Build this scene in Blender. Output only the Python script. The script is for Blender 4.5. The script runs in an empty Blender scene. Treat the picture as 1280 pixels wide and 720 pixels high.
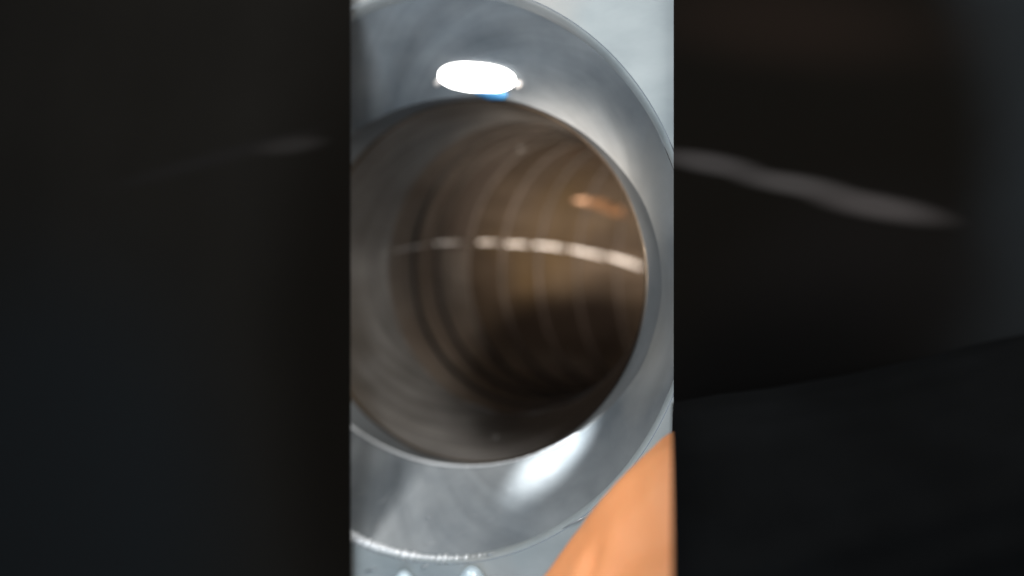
import bpy, bmesh, math, random
from mathutils import Vector, Matrix, noise
random.seed(4)
S = 0.06            # metres: radius of the machined mouth
F = 1300.0          # focal length expressed in pixels of a 1280 px wide picture
R = math.radians
sc = bpy.context.scene
col = sc.collection

# ---------------------------------------------------------------- camera
cam = bpy.data.cameras.new('camera'); co = bpy.data.objects.new('camera', cam)
col.objects.link(co); sc.camera = co
co.location = (0, 0, 0); co.rotation_euler = (R(90), 0, 0)
cam.sensor_width = 36; cam.lens = 36*F/1280; cam.clip_start = 0.005; cam.clip_end = 20
cam.dof.use_dof = True; cam.dof.focus_distance = 3.15*S; cam.dof.aperture_fstop = 6.0

# ---------------------------------------------------------------- light
w = bpy.data.worlds.new('World'); sc.world = w; w.use_nodes = True
bg = w.node_tree.nodes['Background']; bg.inputs[0].default_value = (0.62, 0.72, 0.82, 1); bg.inputs[1].default_value = 0.22

def aim(o, tgt):
    o.rotation_euler = (Vector(tgt)-o.location).to_track_quat('-Z', 'Y').to_euler()
def area(name, loc, tgt, size, power, colr, size_y=None, shape='ELLIPSE'):
    l = bpy.data.lights.new(name, 'AREA'); l.shape = shape; l.size = size*S; l.size_y = (size_y or size)*S
    l.energy = power; l.color = colr
    o = bpy.data.objects.new(name, l); col.objects.link(o)
    o.location = Vector(loc)*S; aim(o, Vector(tgt)*S); return o
# (locations in mouth radii: x right, y into the picture, z up)
area('upper_lamp', (1.6, 0.6, 3.6), (0.1, 3.6, 0.3), 2.4, 0.21, (1.0, 0.985, 0.95))  # broad soft lamp above right, out of view
area('face_lamp', (1.2, 2.1, 2.0), (0.6, 3.2, 0.6), 0.9, 0.030, (0.98, 1.0, 0.99))
area('rim_lamp', (-2.3, 2.0, 3.0), (-0.3, 3.8, -0.8), 1.0, 0.13, (1.0, 0.99, 0.97))  # added unseen lamp for a highlight on the lower left rim
area('side_lamp', (-1.7, -1.2, 0.2), (-0.1, 4.2, 0), 2.2, 0.20, (0.93, 0.97, 1.0))
area('fill_lamp', (2.4, -1.6, 0.9), (-0.6, 4.2, 0.3), 2.6, 0.17, (1.0, 0.98, 0.95))
area('low_lamp', (-1.5, -0.5, -4.0), (0.2, 3.6, -0.6), 3.0, 0.14, (0.60, 0.80, 1.0))
def spot(name, loc, tgt, power, ang, blend, soft, colr):
    l = bpy.data.lights.new(name, 'SPOT'); l.energy = power; l.spot_size = R(ang); l.spot_blend = blend
    l.shadow_soft_size = soft*S; l.color = colr
    o = bpy.data.objects.new(name, l); col.objects.link(o); o.location = Vector(loc)*S; aim(o, Vector(tgt)*S)
spot('duct_lamp', (-0.55, 0.1, 0.25), (0.27, 5.0, 0.26), 8.0, 16, 1.0, 0.08, (1.0, 0.88, 0.76))  # added unseen spot that brightens the duct wall and its streak

sc.view_settings.view_transform = 'Standard'; sc.view_settings.look = 'None'
sc.view_settings.exposure = 0.75; sc.view_settings.gamma = 1
sc.render.engine = 'CYCLES'

# ---------------------------------------------------------------- helpers
def P(u, v, d):     # a point d mouth radii away, seen at pixel u, v of the photograph
    return Vector(((u-640)/F*d, d, -(v-360)/F*d))*S

def tag(o, label=None, cat=None, group=None, kind=None):
    if label: o['label'] = label
    if cat: o['category'] = cat
    if group: o['group'] = group
    if kind: o['kind'] = kind
    return o
def empty(name, loc):
    o = bpy.data.objects.new(name, None); col.objects.link(o); o.location = loc
    o.empty_display_size = 0.01; return o
def link(name, me, m, parent=None, smooth=True):
    o = bpy.data.objects.new(name, me); col.objects.link(o)
    if m: me.materials.append(m)
    if smooth:
        for p in me.polygons: p.use_smooth = True
    if parent:
        o.parent = parent
        o.matrix_parent_inverse = Matrix.Translation(-world_loc(parent))
    return o
def world_loc(o):
    l = Vector(o.location)
    return l if o.parent is None else Vector((0, 0, 0)) + l + (o.parent.location if o.type == 'EMPTY' else Vector((0,0,0)))
def mesh(name, vs, fs):
    me = bpy.data.meshes.new(name); me.from_pydata([tuple(v) for v in vs], [], fs); me.update(); return me

def ring(cx, cy, a, b, Z, yaw=30, n=192):
    """circle of the bore whose outline is seen as the given ellipse; it faces down the turned bore axis"""
    t = R(yaw); L = (cx-a-640)/F; Q = (cx+a-640)/F
    ra = (Q-L)*Z/(2*math.cos(t)+(L+Q)*math.sin(t))
    X = L*Z+ra*(math.cos(t)+L*math.sin(t)); rb = b*Z/F; zc = -(cy-360)/F*Z
    return dict(c=Vector((X, Z, zc)), ra=ra, rb=rb, t=t)
def rpt(r, th, k=1.0):
    h = Vector((math.cos(r['t']), -math.sin(r['t']), 0))
    return (r['c']+h*(r['ra']*k*math.cos(th))+Vector((0, 0, 1))*(r['rb']*k*math.sin(th)))*S
def mixr(a, b, f):
    return dict(c=a['c'].lerp(b['c'], f), ra=a['ra']*(1-f)+b['ra']*f, rb=a['rb']*(1-f)+b['rb']*f, t=a['t']*(1-f)+b['t']*f)
def loft(name, rings, m, parent, n=192, jitter=0.0):
    vs, fs = [], []
    for i, r in enumerate(rings):
        for k in range(n):
            p = rpt(r, 2*math.pi*k/n)
            if jitter:
                nn = noise.noise(p*(6/S))
                p = p + (rpt(r, 2*math.pi*k/n)-r['c']*S).normalized()*nn*jitter*S
            vs.append(p)
    for i in range(len(rings)-1):
        for k in range(n):
            a = i*n+k; b = i*n+(k+1) % n
            fs.append((a, b, b+n, a+n))
    return link(name, mesh(name, vs, fs), m, parent)
def tube(name, pts, rad, m, parent, seg=10, closed=False, squash=1.0):
    vs, fs = [], []; n = len(pts)
    for i, p in enumerate(pts):
        a = pts[(i-1) % n] if (closed or i) else p
        b = pts[(i+1) % n] if (closed or i < n-1) else p
        d = (b-a).normalized(); u = d.cross(Vector((0.2, 1, 0.1))).normalized(); v = d.cross(u)
        rr = rad[i] if isinstance(rad, (list, tuple)) else rad
        for k in range(seg):
            t = 2*math.pi*k/seg
            vs.append(p+(u*math.cos(t)+v*math.sin(t)*squash)*rr)
    for i in range(n if closed else n-1):
        for k in range(seg):
            a = i*seg+k; b = i*seg+(k+1) % seg; j = ((i+1) % n)*seg
            fs.append((a, b, j+(k+1) % seg, j+k))
    if not closed:
        fs.append(tuple(range(seg))[::-1]); fs.append(tuple((n-1)*seg+k for k in range(seg)))
    return link(name, mesh(name, vs, fs), m, parent)

# ---------------------------------------------------------------- materials
BORE_C = Vector((-0.19, 3.63, 0.047)); BORE_AX = Vector((math.sin(R(30)), math.cos(R(30)), 0))
def metal(name, c1, c2, rough=0.35, met=0.8, scale=25, stretch=(1, 1, 1), bump=0.15, rvar=0.15, c3=None, scale3=8, aniso=0.0, fine=900, spec=0.5, turned=0.0):
    m = bpy.data.materials.new(name); m.use_nodes = True; nt = m.node_tree; N = nt.nodes; L = nt.links
    b = N['Principled BSDF']; tc = N.new('ShaderNodeTexCoord'); mp = N.new('ShaderNodeMapping')
    L.new(tc.outputs['Object'], mp.inputs[0]); mp.inputs['Scale'].default_value = stretch
    n1 = N.new('ShaderNodeTexNoise'); n1.inputs['Scale'].default_value = scale; n1.inputs['Detail'].default_value = 5
    n1.inputs['Roughness'].default_value = 0.55
    L.new(mp.outputs[0], n1.inputs[0])
    cr = N.new('ShaderNodeValToRGB'); cr.color_ramp.elements[0].position = 0.35; cr.color_ramp.elements[1].position = 0.68
    cr.color_ramp.elements[0].color = (*c1, 1); cr.color_ramp.elements[1].color = (*c2, 1)
    L.new(n1.outputs[0], cr.inputs[0]); out = cr.outputs[0]
    if c3:
        n3 = N.new('ShaderNodeTexNoise'); n3.inputs['Scale'].default_value = scale3; n3.inputs['Detail'].default_value = 3
        L.new(tc.outputs['Object'], n3.inputs[0])
        r3 = N.new('ShaderNodeValToRGB'); r3.color_ramp.elements[0].position = 0.5; r3.color_ramp.elements[1].position = 0.66
        L.new(n3.outputs[0], r3.inputs[0])
        mx = N.new('ShaderNodeMix'); mx.data_type = 'RGBA'; L.new(r3.outputs[0], mx.inputs[0])
        L.new(out, mx.inputs[6]); mx.inputs[7].default_value = (*c3, 1); out = mx.outputs[2]
    L.new(out, b.inputs['Base Color'])
    b.inputs['Metallic'].default_value = met
    mr = N.new('ShaderNodeMapRange'); mr.inputs[3].default_value = max(0.04, rough-rvar); mr.inputs[4].default_value = rough+rvar
    L.new(n1.outputs[0], mr.inputs[0]); L.new(mr.outputs[0], b.inputs['Roughness'])
    n2 = N.new('ShaderNodeTexNoise'); n2.inputs['Scale'].default_value = fine; n2.inputs['Detail'].default_value = 3
    L.new(mp.outputs[0], n2.inputs[0])
    bp = N.new('ShaderNodeBump'); bp.inputs['Strength'].default_value = bump; bp.inputs['Distance'].default_value = 0.0004
    L.new(n2.outputs[0], bp.inputs['Height']); L.new(bp.outputs[0], b.inputs['Normal'])
    b.inputs['Specular IOR Level'].default_value = spec
    if turned:      # lathe marks running round the bore axis
        vm = N.new('ShaderNodeVectorMath'); vm.operation = 'SUBTRACT'; vm.inputs[1].default_value = BORE_C*S
        g = N.new('ShaderNodeNewGeometry'); L.new(g.outputs['Position'], vm.inputs[0])
        dt = N.new('ShaderNodeVectorMath'); dt.operation = 'DOT_PRODUCT'; dt.inputs[1].default_value = BORE_AX; L.new(vm.outputs[0], dt.inputs[0])
        sx = N.new('ShaderNodeVectorMath'); sx.operation = 'SCALE'; sx.inputs[0].default_value = BORE_AX; L.new(dt.outputs['Value'], sx.inputs['Scale'])
        rj = N.new('ShaderNodeVectorMath'); rj.operation = 'SUBTRACT'; L.new(vm.outputs[0], rj.inputs[0]); L.new(sx.outputs[0], rj.inputs[1])
        ln = N.new('ShaderNodeVectorMath'); ln.operation = 'LENGTH'; L.new(rj.outputs[0], ln.inputs[0])
        nr = N.new('ShaderNodeVectorMath'); nr.operation = 'NORMALIZE'; L.new(rj.outputs[0], nr.inputs[0])
        n5 = N.new('ShaderNodeVectorMath'); n5.operation = 'SCALE'; L.new(nr.outputs[0], n5.inputs[0]); n5.inputs['Scale'].default_value = 0.9
        av = N.new('ShaderNodeMath'); av.operation = 'MULTIPLY_ADD'; L.new(ln.outputs['Value'], av.inputs[0]); av.inputs[1].default_value = 1.0; L.new(dt.outputs['Value'], av.inputs[2])
        sc1 = N.new('ShaderNodeMath'); sc1.operation = 'MULTIPLY'; L.new(av.outputs[0], sc1.inputs[0]); sc1.inputs[1].default_value = 520
        cx = N.new('ShaderNodeCombineXYZ'); L.new(sc1.outputs[0], cx.inputs[0])
        ad = N.new('ShaderNodeVectorMath'); ad.operation = 'ADD'; L.new(cx.outputs[0], ad.inputs[0]); L.new(n5.outputs[0], ad.inputs[1])
        nz = N.new('ShaderNodeTexNoise'); nz.inputs['Scale'].default_value = 1.6; nz.inputs['Detail'].default_value = 4; L.new(ad.outputs[0], nz.inputs[0])
        m1 = N.new('ShaderNodeMapRange'); m1.inputs[1].default_value = .3; m1.inputs[2].default_value = .7; m1.inputs[3].default_value = 1-turned; m1.inputs[4].default_value = 1+turned
        L.new(nz.outputs[0], m1.inputs[0]); vs_ = N.new('ShaderNodeVectorMath'); vs_.operation = 'SCALE'
        L.new(out, vs_.inputs[0]); L.new(m1.outputs[0], vs_.inputs['Scale']); L.new(vs_.outputs[0], b.inputs['Base Color'])
        b2 = N.new('ShaderNodeBump'); b2.inputs['Strength'].default_value = 0.25; b2.inputs['Distance'].default_value = 0.0003
        L.new(nz.outputs[0], b2.inputs['Height']); L.new(bp.outputs[0], b2.inputs['Normal']); L.new(b2.outputs[0], b.inputs['Normal'])
    if aniso: b.inputs['Anisotropic'].default_value = aniso
    return m
def emit(name, c, s):
    m = bpy.data.materials.new(name); m.use_nodes = True; b = m.node_tree.nodes['Principled BSDF']
    b.inputs['Base Color'].default_value = (0.9, 0.9, 0.9, 1)
    b.inputs['Emission Color'].default_value = (*c, 1); b.inputs['Emission Strength'].default_value = s
    return m
M_face = metal('ground_face_metal', (0.30, 0.335, 0.345), (0.44, 0.475, 0.475), 0.55, 0.35, 30, (1, 1, 2.2), 0.03, 0.1, (0.46, 0.42, 0.38), 22)
M_mouth = metal('machined_mouth_metal', (0.20, 0.225, 0.245), (0.46, 0.475, 0.48), 0.38, 0.55, 22, (1, 1, 1.4), 0.12, 0.14, (0.50, 0.49, 0.46), 13, turned=0.22)
M_glint = metal('painted_glint_metal', (0.8, 0.82, 0.83), (0.92, 0.93, 0.94), 0.3, 0.3, 90)  # near-white colour of the painted edge highlights
M_land = metal('inner_land_metal', (0.14, 0.15, 0.155), (0.22, 0.23, 0.235), 0.55, 0.35, 32, (1, 1, 1.6), 0.1, 0.08, turned=0.12)
M_rim = metal('bright_rim_metal', (0.36, 0.38, 0.39), (0.5, 0.51, 0.52), 0.32, 0.6, 60, (1, 1, 1), 0.2, 0.08)
M_bead = metal('bead_metal', (0.33, 0.34, 0.345), (0.5, 0.5, 0.5), 0.42, 0.6, 60, (1, 1, 1), 0.3, 0.1)
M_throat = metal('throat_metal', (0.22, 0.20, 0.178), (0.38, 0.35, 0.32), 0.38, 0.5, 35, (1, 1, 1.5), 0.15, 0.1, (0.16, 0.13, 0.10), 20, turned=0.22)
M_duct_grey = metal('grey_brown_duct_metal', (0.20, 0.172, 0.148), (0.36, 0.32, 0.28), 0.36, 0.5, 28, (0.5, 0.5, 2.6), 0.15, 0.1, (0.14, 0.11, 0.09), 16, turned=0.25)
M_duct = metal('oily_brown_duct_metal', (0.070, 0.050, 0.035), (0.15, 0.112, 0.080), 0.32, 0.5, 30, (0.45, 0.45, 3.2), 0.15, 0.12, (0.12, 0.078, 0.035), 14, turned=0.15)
def painted_shade(m, centre, radii, colr):
    """shade in the lower bore, painted into the wall colour as a soft-edged patch"""
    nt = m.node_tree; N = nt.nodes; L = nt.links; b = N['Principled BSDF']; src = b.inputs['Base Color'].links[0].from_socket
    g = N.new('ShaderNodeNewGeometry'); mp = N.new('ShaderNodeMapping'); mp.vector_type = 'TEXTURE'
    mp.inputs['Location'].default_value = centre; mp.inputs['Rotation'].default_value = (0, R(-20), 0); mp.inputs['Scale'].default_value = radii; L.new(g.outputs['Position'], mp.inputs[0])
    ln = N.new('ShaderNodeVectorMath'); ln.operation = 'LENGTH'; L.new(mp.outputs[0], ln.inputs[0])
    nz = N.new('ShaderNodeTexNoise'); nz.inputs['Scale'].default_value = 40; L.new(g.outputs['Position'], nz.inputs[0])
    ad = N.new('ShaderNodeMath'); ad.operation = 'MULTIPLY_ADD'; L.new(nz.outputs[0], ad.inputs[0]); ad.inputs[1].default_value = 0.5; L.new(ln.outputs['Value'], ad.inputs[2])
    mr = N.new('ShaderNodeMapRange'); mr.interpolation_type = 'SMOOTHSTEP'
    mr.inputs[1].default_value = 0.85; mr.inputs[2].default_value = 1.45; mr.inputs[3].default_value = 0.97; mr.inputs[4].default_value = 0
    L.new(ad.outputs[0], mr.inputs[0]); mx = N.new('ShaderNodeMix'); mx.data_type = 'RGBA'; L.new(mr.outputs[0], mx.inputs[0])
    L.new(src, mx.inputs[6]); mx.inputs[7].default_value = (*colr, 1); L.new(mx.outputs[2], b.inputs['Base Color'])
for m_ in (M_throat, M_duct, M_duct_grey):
    painted_shade(m_, P(700, 446, 5.0), (0.56*S, 3.0*S, 0.34*S), (0.014, 0.010, 0.008))  # dark shade of the lower bore painted into these wall colours
M_seam = metal('dark_seam_metal', (0.042, 0.034, 0.027), (0.075, 0.06, 0.05), 0.8, 0.0, 60, spec=0.1)
painted_shade(M_seam, P(700, 446, 5.0), (0.56*S, 3.0*S, 0.34*S), (0.014, 0.010, 0.008))
M_streak_clip = metal('streak_and_clip_metal', (0.9, 0.82, 0.76), (0.97, 0.93, 0.9), 0.4, 0.0, 90, (1, 1, 1), 0.4)  # pale colour for the painted reflection streak and the port clips
M_orange = metal('painted_orange_reflection', (0.19, 0.095, 0.045), (0.30, 0.165, 0.09), 0.45, 0.3, 60)  # colour of the painted orange reflection in the duct
def added_panel_tone(name, base, patches):
    """near-black added side panel colour with painted soft tone and streak patches: (centre, radii, turn, colour, soft)"""
    m = metal(name, tuple(x*0.85 for x in base), tuple(x*1.15 for x in base), 0.7, 0.0, 14, (1, 1, 1), 0.05, 0.05, spec=0.02)
    nt = m.node_tree; N = nt.nodes; L = nt.links; b = N['Principled BSDF']; src = b.inputs['Base Color'].links[0].from_socket
    g = N.new('ShaderNodeNewGeometry'); nz = N.new('ShaderNodeTexNoise'); nz.inputs['Scale'].default_value = 22; nz.inputs['Detail'].default_value = 4
    L.new(g.outputs['Position'], nz.inputs[0])
    for (c_, r_, ang, colr, soft) in patches:
        mp = N.new('ShaderNodeMapping'); mp.vector_type = 'TEXTURE'; mp.inputs['Location'].default_value = c_
        mp.inputs['Rotation'].default_value = (0, ang, 0); mp.inputs['Scale'].default_value = r_; L.new(g.outputs['Position'], mp.inputs[0])
        ln = N.new('ShaderNodeVectorMath'); ln.operation = 'LENGTH'; L.new(mp.outputs[0], ln.inputs[0])
        ad = N.new('ShaderNodeMath'); ad.operation = 'MULTIPLY_ADD'; L.new(nz.outputs[0], ad.inputs[0]); ad.inputs[1].default_value = 0.25; L.new(ln.outputs['Value'], ad.inputs[2])
        mr = N.new('ShaderNodeMapRange'); mr.interpolation_type = 'SMOOTHSTEP'; mr.inputs[1].default_value = 1.12-soft; mr.inputs[2].default_value = 1.12+soft
        mr.inputs[3].default_value = 1; mr.inputs[4].default_value = 0; L.new(ad.outputs[0], mr.inputs[0])
        mx = N.new('ShaderNodeMix'); mx.data_type = 'RGBA'; L.new(mr.outputs[0], mx.inputs[0]); L.new(src, mx.inputs[6]); mx.inputs[7].default_value = (*colr, 1); src = mx.outputs[2]
    L.new(src, b.inputs['Base Color']); return m
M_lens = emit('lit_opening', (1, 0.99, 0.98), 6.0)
M_blue = metal('blue_plastic', (0.05, 0.22, 0.5), (0.1, 0.35, 0.65), 0.4, 0.0, 60)
M_stud = metal('pale_blue_stud', (0.5, 0.62, 0.68), (0.68, 0.78, 0.83), 0.35, 0.3, 60)
M_added_sleeve = metal('added_sleeve_knit', (0.0016, 0.0017, 0.0018), (0.0034, 0.0037, 0.0040), 0.9, 0.0, 35, (1, 1, 1), 0.5, 0.05, spec=0.03)  # near-black colour of the added sleeve

# ---------------------------------------------------------------- the bore casting
cast = empty('bore_casting', P(560, 343, 3.63))
tag(cast, 'grey machined metal casting with a wide round mouth leading into a dark bent duct', 'metal casting')

outer = ring(560, 343, 310, 358, 3.63)
outer2 = ring(563, 345, 301, 346, 3.68)
mid = ring(572, 348, 276, 292, 3.77)
bead = ring(585, 353, 242, 231, 3.87)
bead2 = ring(587, 353, 237, 229, 3.90)
lip = ring(601, 352, 207, 226, 4.0)
seam0 = ring(650, 335, 165, 182, 4.35, 30)
seam1 = ring(692, 332, 144, 163, 4.75, 31)
# flat face with the round hole: quads from the hole out to a rectangle, with depth
h = Vector((math.cos(R(30)), -math.sin(R(30)), 0)); ax = Vector((math.sin(R(30)), math.cos(R(30)), 0))
n = 192; vs, fs = [], []
def onrect(th, x0=-4.2, x1=2.6, z0=-1.9, z1=1.9):
    c, s = math.cos(th), math.sin(th); k = 1e9
    if c > 1e-9: k = min(k, x1/c)
    if c < -1e-9: k = min(k, x0/c)
    if s > 1e-9: k = min(k, z1/s)
    if s < -1e-9: k = min(k, z0/s)
    return c*k, s*k
levels = [0, .03, .1, .25, .5, 1]
for lv in levels:
    for k in range(n):
        th = 2*math.pi*k/n; a = rpt(outer, th, 1.004)/S; x, z = onrect(th)
        b = outer['c']+h*x+Vector((0, 0, z)); vs.append((a.lerp(b, lv))*S)
for k in range(n):
    th = 2*math.pi*k/n; x, z = onrect(th); vs.append((outer['c']+h*x+Vector((0, 0, z))+ax*0.5)*S)
for i in range(len(levels)):
    for k in range(n):
        a = i*n+k; b = i*n+(k+1) % n; fs.append((a, a+n, b+n, b))
link('flat_face', mesh('flat_face', vs, fs), M_face, cast, smooth=False)

# rolled outer rim
rim = []
for i in range(9):
    f = i/8; a = f*math.pi/2
    r = mixr(outer, outer2, math.sin(a)); r['c'] = outer['c'].lerp(outer2['c'], 1-math.cos(a)); rim.append(r)
loft('outer_rim', rim, M_face, cast)
prof = []
for i in range(13):
    f = i/12; r = mixr(outer2, bead, f); m2 = mixr(outer2, mid, f/0.45) if f < .45 else mixr(mid, bead, (f-.45)/.55); prof.append(m2)
loft('mouth_wall', prof, M_mouth, cast, jitter=0.004)
loft('inner_land', [bead, mixr(bead, bead2, 1), mixr(bead2, lip, .5), lip], M_land, cast, jitter=0.003)
tube('lip_ring', [rpt(lip, 2*math.pi*k/n, 1.006) for k in range(n)], 0.012*S, M_duct, cast, closed=True)
mid2 = mixr(lip, seam0, .5); mid2['ra'] *= 1.03; mid2['rb'] *= 1.03
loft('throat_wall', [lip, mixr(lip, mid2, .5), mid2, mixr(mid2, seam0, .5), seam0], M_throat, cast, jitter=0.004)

# gored duct bending to the right behind the mouth
stations = [seam0, mixr(seam0, seam1, .52), seam1]
c = seam1['c'].copy(); yaw = 31.0; rr = (seam1['ra']+seam1['rb'])/2
for i in range(12):
    yaw0 = yaw; yaw += 8.6 if i < 8 else 6
    step = 0.155 if i < 7 else 0.2
    am = R((yaw0+yaw)/2); c = c+Vector((math.sin(am), math.cos(am), -0.02))*step
    stations.append(dict(c=c.copy(), ra=rr, rb=rr, t=R(yaw)))
for i in range(len(stations)-1):
    a, b = stations[i], stations[i+1]
    seg = []
    for k in range(6):
        f = k/5; r = mixr(a, b, f); fl = 1.0+0.022*f; r['ra'] *= fl; r['rb'] *= fl; seg.append(r)
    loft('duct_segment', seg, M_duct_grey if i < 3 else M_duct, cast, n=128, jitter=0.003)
for i, s in enumerate(stations[:-1]):
    if not i: continue
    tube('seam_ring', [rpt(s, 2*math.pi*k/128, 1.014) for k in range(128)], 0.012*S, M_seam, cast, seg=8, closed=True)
e = stations[-1]; vs = [rpt(e, 2*math.pi*k/64, 1.02) for k in range(64)]
link('end_cap', mesh('end_cap', vs, [tuple(range(64))]), M_duct, cast)

# highlights along the lower edges, painted as thin bright strips
def glint_strip(name, r, u0, u1, w0, w1, jag):
    pts, rad = [], []; sel = []
    for k in range(1440):
        p = rpt(r, -math.pi*k/1440, 1.0); u = 640+F*p.x/p.y
        if min(u0, u1) <= u <= max(u0, u1): sel.append((u, p))
    sel.sort(key=lambda q: q[0]); sel = sel[::3]
    for j, (u, p) in enumerate(sel):
        f = (u-sel[0][0])/(sel[-1][0]-sel[0][0]); g_ = 1+jag*noise.noise(Vector((u*0.35, 0, 0)))*(1.6*f)
        pts.append(p-ax*0.004*S); rad.append(max(0.0006, (w0*(1-f)+w1*f)*g_/F*3.8)*S*(min(1, j/3, (len(sel)-1-j)/6)+0.02))
    tube(name, pts, rad, M_glint, cast, seg=8)
glint_strip('rim_glint', mixr(outer, outer2, 0.5), 395, 622, 8.5, 1.6, 1.4)
glint_strip('rim_glint', mixr(outer, outer2, 0.6), 700, 745, 1.2, 1.5, 0.3)
glint_strip('bead_glint', bead2, 425, 728, 3.2, 1.5, 0.5)

# ---- ray to surface helper, to seat small parts on the walls they belong to
bpy.context.view_layer.update()
dg = bpy.context.evaluated_depsgraph_get()
from mathutils.bvhtree import BVHTree
def bvh_of(names):
    V, Fc = [], []
    for o in list(col.objects):
        if o.type == 'MESH' and o.name.split('.')[0] in names:
            base = len(V); mw = o.matrix_world
            V += [mw @ v.co for v in o.data.vertices]; Fc += [tuple(base+i for i in p.vertices) for p in o.data.polygons]
    return BVHTree.FromPolygons(V, Fc)
walls = bvh_of({'mouth_wall', 'inner_land', 'throat_wall', 'duct_segment', 'flat_face', 'outer_rim'})
def hit(u, v):
    for nudge in range(30):
        d = P(u-nudge*(1 if u > 640 else -1), v, 1).normalized(); q = walls.ray_cast(Vector((0, 0, 0)), d)
        if q[0] is not None: break
    nrm = q[1] if q[1].dot(d) < 0 else -q[1]
    return q[0], nrm

# reflection streak along the far wall, built as one pale strip per gore
streak_pts = [[(478, 317), (500, 312), (520, 308), (537, 305)], [(541, 304), (560, 303), (583, 303)], [(587, 303), (608, 302.5), (628, 304)],
            [(632, 305), (650, 305), (663, 306.5)], [(667, 306), (690, 308), (708, 311)], [(712, 311), (735, 316), (758, 321)],
            [(760, 320), (780, 326), (803, 334)]]
for i, seg in enumerate(streak_pts):
    pts = [hit(*p)[0]+hit(*p)[1]*0.004*S for p in seg]
    k = len(pts); w0 = [0.005, 0.009, 0.011, 0.012, 0.013, 0.0145, 0.016][i]*S
    tube('streak_length', pts, [w0*(0.35+0.65*(j/(k-1))) for j in range(k)], M_streak_clip, cast, seg=8, squash=0.6)
# orange reflection painted as flat strips near the right end of the duct
for seg, w0 in (([(715, 250), (748, 252), (778, 262)], .034), ([(740, 256), (770, 262), (790, 271)], .034)):
    pts = [hit(*p)[0]+hit(*p)[1]*0.002*S for p in seg]
    o = tube('orange_glow_strip', pts, [w0*.1*S, w0*S, w0*.1*S], M_orange, cast, seg=12, squash=0.2)
# small rivets
def rivet(u, v, r, m):
    p, nn = hit(u, v); bm = bmesh.new(); bmesh.ops.create_uvsphere(bm, u_segments=16, v_segments=8, radius=r*S)
    rot = nn.to_track_quat('Z', 'Y').to_matrix().to_4x4()
    bm.transform(Matrix.Translation(p) @ rot @ Matrix.Diagonal((1, 1, .45, 1)))
    me = bpy.data.meshes.new('rivet'); bm.to_mesh(me); bm.free(); return link('rivet', me, m, cast)
rivet(620, 545, 0.020, M_throat); rivet(651, 187, 0.022, M_throat)

# oval lit opening in the top of the mouth wall
def patch(name, pts2d, m, parent, lift, thick):
    """solid slab whose outline follows pts2d, seated on the wall"""
    top, bot = [], []
    for u, v in pts2d:
        p, nn = hit(u, v); top.append(p+nn*lift*S); bot.append(p-nn*thick*S)
    cu = sum(p[0] for p in pts2d)/len(pts2d); cv = sum(p[1] for p in pts2d)/len(pts2d)
    p, nn = hit(cu, cv); k = len(top)
    vs = top+bot+[p+nn*lift*S]; fs = [(i, (i+1) % k, k+(i+1) % k, k+i) for i in range(k)]+[((i+1) % k, i, 2*k) for i in range(k)]
    return link(name, mesh(name, vs, fs), m, parent)
def oval(cu, cv, a, b, tilt, k=48, pw=2.3):
    o = []
    for i in range(k):
        t = 2*math.pi*i/k; c_, s_ = math.cos(t), math.sin(t)
        x = a*math.copysign(abs(c_)**(2/pw), c_); y = b*math.copysign(abs(s_)**(2/pw), s_)
        x0 = x*math.cos(tilt)-y*math.sin(tilt); y0 = x*math.sin(tilt)+y*math.cos(tilt); o.append((cu+x0, cv+y0))
    return o
ov = oval(597.5, 96, 48, 17.5, R(5))
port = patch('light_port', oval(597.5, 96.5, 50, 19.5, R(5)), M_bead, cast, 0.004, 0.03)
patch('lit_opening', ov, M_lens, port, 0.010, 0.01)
patch('blue_tab', [(594, 113), (632, 114.5), (635, 119), (632, 123), (612, 121.5), (598, 117.5)], M_blue, port, 0.012, 0.02)
patch('clip', oval(548, 102, 3.5, 5, R(20), 14), M_streak_clip, port, 0.012, 0.01)
patch('clip', oval(648.5, 105, 4, 5, R(-10), 14), M_streak_clip, port, 0.012, 0.01)
pp, pn = hit(597, 96); tp, tn = hit(692, 574)
sl = bpy.data.lights.new('port_beam', 'SPOT'); sl.energy = 1.7; sl.spot_size = R(12); sl.spot_blend = 1.0; sl.shadow_soft_size = 0.04*S
sl.color = (0.92, 0.97, 1.0)
so = bpy.data.objects.new('port_beam', sl); col.objects.link(so); so.location = pp+pn*0.06*S; aim(so, tp); so.scale = (0.55, 1.6, 1)

# short bright machining nicks at the lower edge
for a_, b_ in (((531, 649), (541, 644.5)), ((703, 661), (737, 644)), ((607, 696), (619, 691.5)), ((455, 715), (472, 709)), ((525, 710), (536, 707))):
    p1, n1_ = hit(*a_); p2, n2_ = hit(*b_)
    tube('nick', [p1, (p1+p2)/2+n1_*0.004*S, p2], [0.001*S, 0.004*S, 0.001*S], M_rim, cast, seg=6)

# hairline scratches scattered round the lower mouth wall
rs = random.Random(11)
for i in range(16):
    u = rs.uniform(450, 760); v = rs.uniform(600, 680); a_ = R(rs.uniform(-45, -10)); l_ = rs.uniform(6, 22)
    q = [hit(u+l_*f*math.cos(a_), v+l_*f*math.sin(a_))[0] for f in (-.5, 0, .5)]
    w_ = rs.uniform(0.0008, 0.0018)*S
    tube('scratch', q, [w_*.3, w_, w_*.3], M_bead, cast, seg=5)

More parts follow.
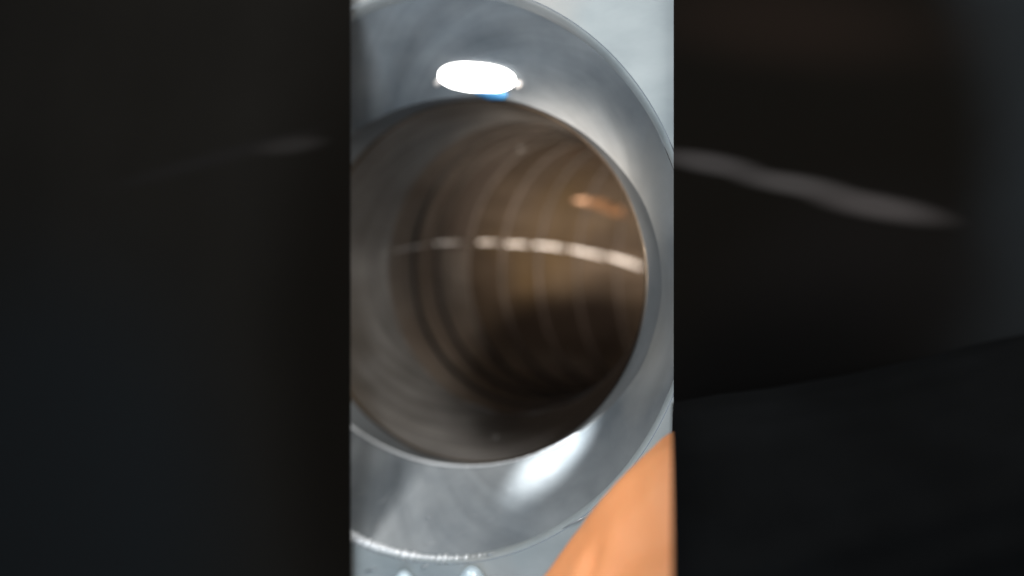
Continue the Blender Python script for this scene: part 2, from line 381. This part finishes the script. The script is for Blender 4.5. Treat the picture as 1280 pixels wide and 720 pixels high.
# two pale studs under the mouth
for u, v, rw, lab in ((505, 724, 13, 'small pale blue rounded stud below the mouth rim, nearer the added left dark panel'),
                      (590, 722, 17, 'larger pale blue rounded stud below the mouth rim, beside the hand')):
    p, nn = hit(u, min(v, 716)); p = P(u, v, (p.y/S)-0.03); r = rw/F*p.y
    prof2 = [(1.0, -0.9), (1.0, -0.3), (0.88, 0.15), (0.66, 0.5), (0.4, 0.75), (0.15, 0.86)]
    vs, fs = [], []
    for (q, z) in prof2:
        for k in range(24):
            t = 2*math.pi*k/24; vs.append(p+Vector((math.cos(t)*q*r, math.sin(t)*q*r, z*r)))
    for i in range(len(prof2)-1):
        for k in range(24):
            a = i*24+k; b = i*24+(k+1) % 24; fs.append((a, b, b+24, a+24))
    fs.append(tuple(range(5*24, 6*24))); fs.append(tuple(range(24))[::-1])
    o = link('stud', mesh('stud', vs, fs), M_stud); tag(o, lab, 'stud', 'pale studs below the mouth')

# ---------------------------------------------------------------- made-up dark panels added on the face to fill both sides
def facept(u, v, lift):      # the point of the plane 'lift' in front of the flat face seen at u, v
    d = Vector(((u-640)/F, 1, -(v-360)/F)); t = ((outer['c']-ax*lift).dot(ax))/d.dot(ax); return d*t*S
def slab(name, outline, lift, thick, m, parent=None, inset=0.0):
    k = len(outline); A = [facept(u, v, lift) for u, v in outline]
    cen = sum(A, Vector())/k
    B = [a+ax*thick*S+((cen-a).normalized()*inset*S) for a in A]
    fs = [tuple(range(k)), tuple(range(2*k-1, k-1, -1))]+[(i, k+i, k+(i+1) % k, (i+1) % k) for i in range(k)]
    return link(name, mesh(name, A+B, fs), m, parent, smooth=False)
pl = slab('added_panel', [(-700, -260), (438.5, -260), (438.5, 980), (-700, 980)], 0.04, 0.02, None, None, 0.06)
tag(pl, 'near-black added side panel left of the round mouth', 'steel plate', 'added dark panels either side of the mouth')  # made-up panel added to fill the left side
pr = slab('added_panel', [(842, -260), (1700, -260), (1700, 980), (842, 980)], 0.04, 0.02, None, None, 0.02)
tag(pr, 'near-black added side panel right of the round mouth, behind the added sleeve', 'steel plate', 'added dark panels either side of the mouth')  # made-up panel added to fill the right side
def sp(u, v, ru, rv, ang, colr, soft):
    c_ = facept(u, v, 0.04); d = c_.y/F; return (c_, (ru*d, 1.0, rv*d), R(ang), colr, soft)
kL = 0.55; kR = 0.42
def cl(c, k): return tuple(x*k for x in c)
pl.data.materials.append(added_panel_tone('left_added_panel_tone', cl((0.0150, 0.0132, 0.0110), kL), [  # soft tones and bright streaks painted into the added panels
    sp(60, 640, 260, 300, 0, cl((0.0145, 0.0160, 0.0170), kL), 0.5), sp(460, 430, 130, 420, 0, cl((0.0075, 0.006, 0.0045), kL), 0.6),
    sp(250, 203, 130, 9, -9, cl((0.018, 0.016, 0.0145), kL), 0.6), sp(362, 182, 40, 9, -2, cl((0.030, 0.0265, 0.024), kL), 0.7)]))
pr.data.materials.append(added_panel_tone('right_added_panel_tone', cl((0.024, 0.027, 0.029), kR), [
    sp(820, 190, 345, 400, 0, cl((0.0085, 0.0068, 0.0050), kR), 0.13), sp(1060, 380, 130, 110, -40, cl((0.0125, 0.0105, 0.0095), kR), 0.7),
    sp(890, 560, 260, 140, -35, cl((0.0048, 0.0044, 0.0042), kR), 0.5), sp(985, 30, 140, 45, 14, cl((0.019, 0.0125, 0.009), kR), 0.8),
    sp(888, 204, 50, 12, 15, cl((0.080, 0.071, 0.067), kR), 0.7), sp(990, 230, 58, 12, 14, cl((0.090, 0.080, 0.075), kR), 0.7),
    sp(1095, 258, 62, 14, 15, cl((0.099, 0.086, 0.081), kR), 0.7)]))

# ---------------------------------------------------------------- the hand
def skinmat():
    m = bpy.data.materials.new('skin'); m.use_nodes = True; nt = m.node_tree; N = nt.nodes; L = nt.links; b = N['Principled BSDF']
    tc = N.new('ShaderNodeTexCoord'); n1 = N.new('ShaderNodeTexNoise'); n1.inputs['Scale'].default_value = 45; n1.inputs['Detail'].default_value = 4
    L.new(tc.outputs['Object'], n1.inputs[0]); cr = N.new('ShaderNodeValToRGB')
    cr.color_ramp.elements[0].position = .35; cr.color_ramp.elements[0].color = (0.82, 0.31, 0.115, 1)
    cr.color_ramp.elements[1].position = .7; cr.color_ramp.elements[1].color = (0.90, 0.385, 0.165, 1)
    L.new(n1.outputs[0], cr.inputs[0]); L.new(cr.outputs[0], b.inputs['Base Color'])
    b.inputs['Roughness'].default_value = 0.55; b.inputs['Subsurface Weight'].default_value = 0.15
    b.inputs['Subsurface Radius'].default_value = (0.004, 0.0015, 0.0008); b.inputs['Subsurface Scale'].default_value = 1.0
    v = N.new('ShaderNodeTexVoronoi'); v.inputs['Scale'].default_value = 700; L.new(tc.outputs['Object'], v.inputs[0])
    bp = N.new('ShaderNodeBump'); bp.inputs['Strength'].default_value = 0.12; bp.inputs['Distance'].default_value = 0.0003
    L.new(v.outputs[0], bp.inputs['Height']); L.new(bp.outputs[0], b.inputs['Normal'])
    return m
M_skin = skinmat()
M_nail = metal('fingernail', (0.75, 0.42, 0.32), (0.85, 0.52, 0.42), 0.3, 0, 60)
D = 2.72
chains = [   # (u, v, depth, radius px)
 [(1180, 640, D-.05, 140), (985, 680, D, 132), (900, 662, D, 138), (831, 731, D, 131), (762, 802, D, 117)],
 [(762, 802, D, 108), (700, 905, D-.02, 84), (640, 1040, D+.05, 74), (620, 1150, D+.2, 62)],
 [(985, 680, D, 130), (900, 800, D+.1, 125), (860, 880, D+.12, 98), (800, 1020, D+.08, 82), (745, 1170, D+.16, 74), (730, 1270, D+.3, 62)],
 [(985, 680, D, 130), (985, 830, D+.2, 115), (965, 920, D+.22, 94), (930, 1060, D+.2, 78), (885, 1190, D+.26, 70), (870, 1280, D+.4, 60)],
 [(985, 680, D, 130), (1060, 820, D+.28, 100), (1065, 890, D+.3, 84), (1050, 1010, D+.28, 68), (1020, 1110, D+.34, 60), (1005, 1180, D+.44, 52)],
 [(930, 680, D-.05, 110), (868, 760, D-.24, 88), (812, 850, D-.36, 72), (760, 950, D-.38, 64), (735, 1010, D-.34, 52)]]
person = empty('person', P(975, 690, D))
tag(person, 'bare hand in an added black sleeve reaching across the lower right of the round mouth', 'person')
bm = bmesh.new(); bmesh.ops.create_icosphere(bm, subdivisions=2, radius=1.0)
iv = [v.co.copy() for v in bm.verts]; fi = [tuple(v.index for v in f.verts) for f in bm.faces]; bm.free()
vs, fs = [], []
for ch in chains:
    for i in range(len(ch)-1):
        A, B = ch[i], ch[i+1]
        for j in range(9):
            f = j/8; u, v, d, r = [A[q]*(1-f)+B[q]*f for q in range(4)]
            base = len(vs); c0 = P(u, v, d); r0 = r/F*d*S
            vs += [c0+p*r0 for p in iv]; fs += [tuple(base+q for q in t) for t in fi]
ho = bpy.data.objects.new('hand', mesh('hand', vs, fs)); col.objects.link(ho)
rm = ho.modifiers.new('remesh', 'REMESH'); rm.mode = 'VOXEL'; rm.voxel_size = 0.0013
sm = ho.modifiers.new('smooth', 'SMOOTH'); sm.iterations = 12; sm.factor = 0.6
bpy.context.view_layer.update(); dg = bpy.context.evaluated_depsgraph_get()
me2 = bpy.data.meshes.new_from_object(ho.evaluated_get(dg)); bpy.data.objects.remove(ho)
print('hand verts', len(me2.vertices))
nor = [tuple(q.normal) for q in me2.vertices]; cos = [tuple(q.co) for q in me2.vertices]; newc = []
for p_, n_ in zip(cos, nor):       # shallow creases across the base of the thumb and soft unevenness
    u0 = 640+F*p_[0]/p_[1]; v0 = 360-F*p_[2]/p_[1]; dd = 0
    if u0 < 860 and v0 < 790:
        dd = noise.noise(Vector(p_)*150)*0.0005+noise.noise(Vector(p_)*500)*0.00012
        for (cu, cv, ang, ln) in ((738, 704, 1.25, 24), (765, 745, 1.3, 30)):
            u_ = u0-cu; v_ = v0-cv
            al = -u_*math.cos(ang)+v_*math.sin(ang); ac = u_*math.sin(ang)+v_*math.cos(ang)
            dd -= 0.0011*math.exp(-(ac/6)**2-(al/ln)**2)
    newc += [p_[0]+n_[0]*dd, p_[1]+n_[1]*dd, p_[2]+n_[2]*dd]
me2.vertices.foreach_set('co', newc); me2.update()
me2.name = 'hand'; ho = link('hand', me2, M_skin, person)
# made-up sleeve with a ribbed hem, added to hide the rest of the hand
vs, fs = [], []; K = 96
sp = [(840, 700, 186), (840.5, 700, 192), (900, 697, 200), (960, 690, 200), (1060, 668, 196), (1180, 640, 195), (1380, 590, 205)]
inner = [(840, 700, 182), (960, 690, 178)]
rows = [inner[1], inner[0]]+sp
for j, (u, v, r) in enumerate(rows):
    rr = r/F*D*S
    for k in range(K):
        t = 2*math.pi*k/K; rb = rr*(1+(0.012*math.cos(24*t) if j > 1 else 0))
        cpt = P(u, v, D-0.02)
        q = cpt+Vector((0, math.cos(t)*rb*1.35, math.sin(t)*rb))
        q.x = cpt.x*q.y/cpt.y; vs.append(q)     # hem slanted edge-on so the hand stops at a straight line
for j in range(len(rows)-1):
    for k in range(K):
        a = j*K+k; b = j*K+(k+1) % K; fs.append((a, b, b+K, a+K))
link('added_sleeve', mesh('added_sleeve', vs, fs), M_added_sleeve, person)
print('objects', len(col.objects))
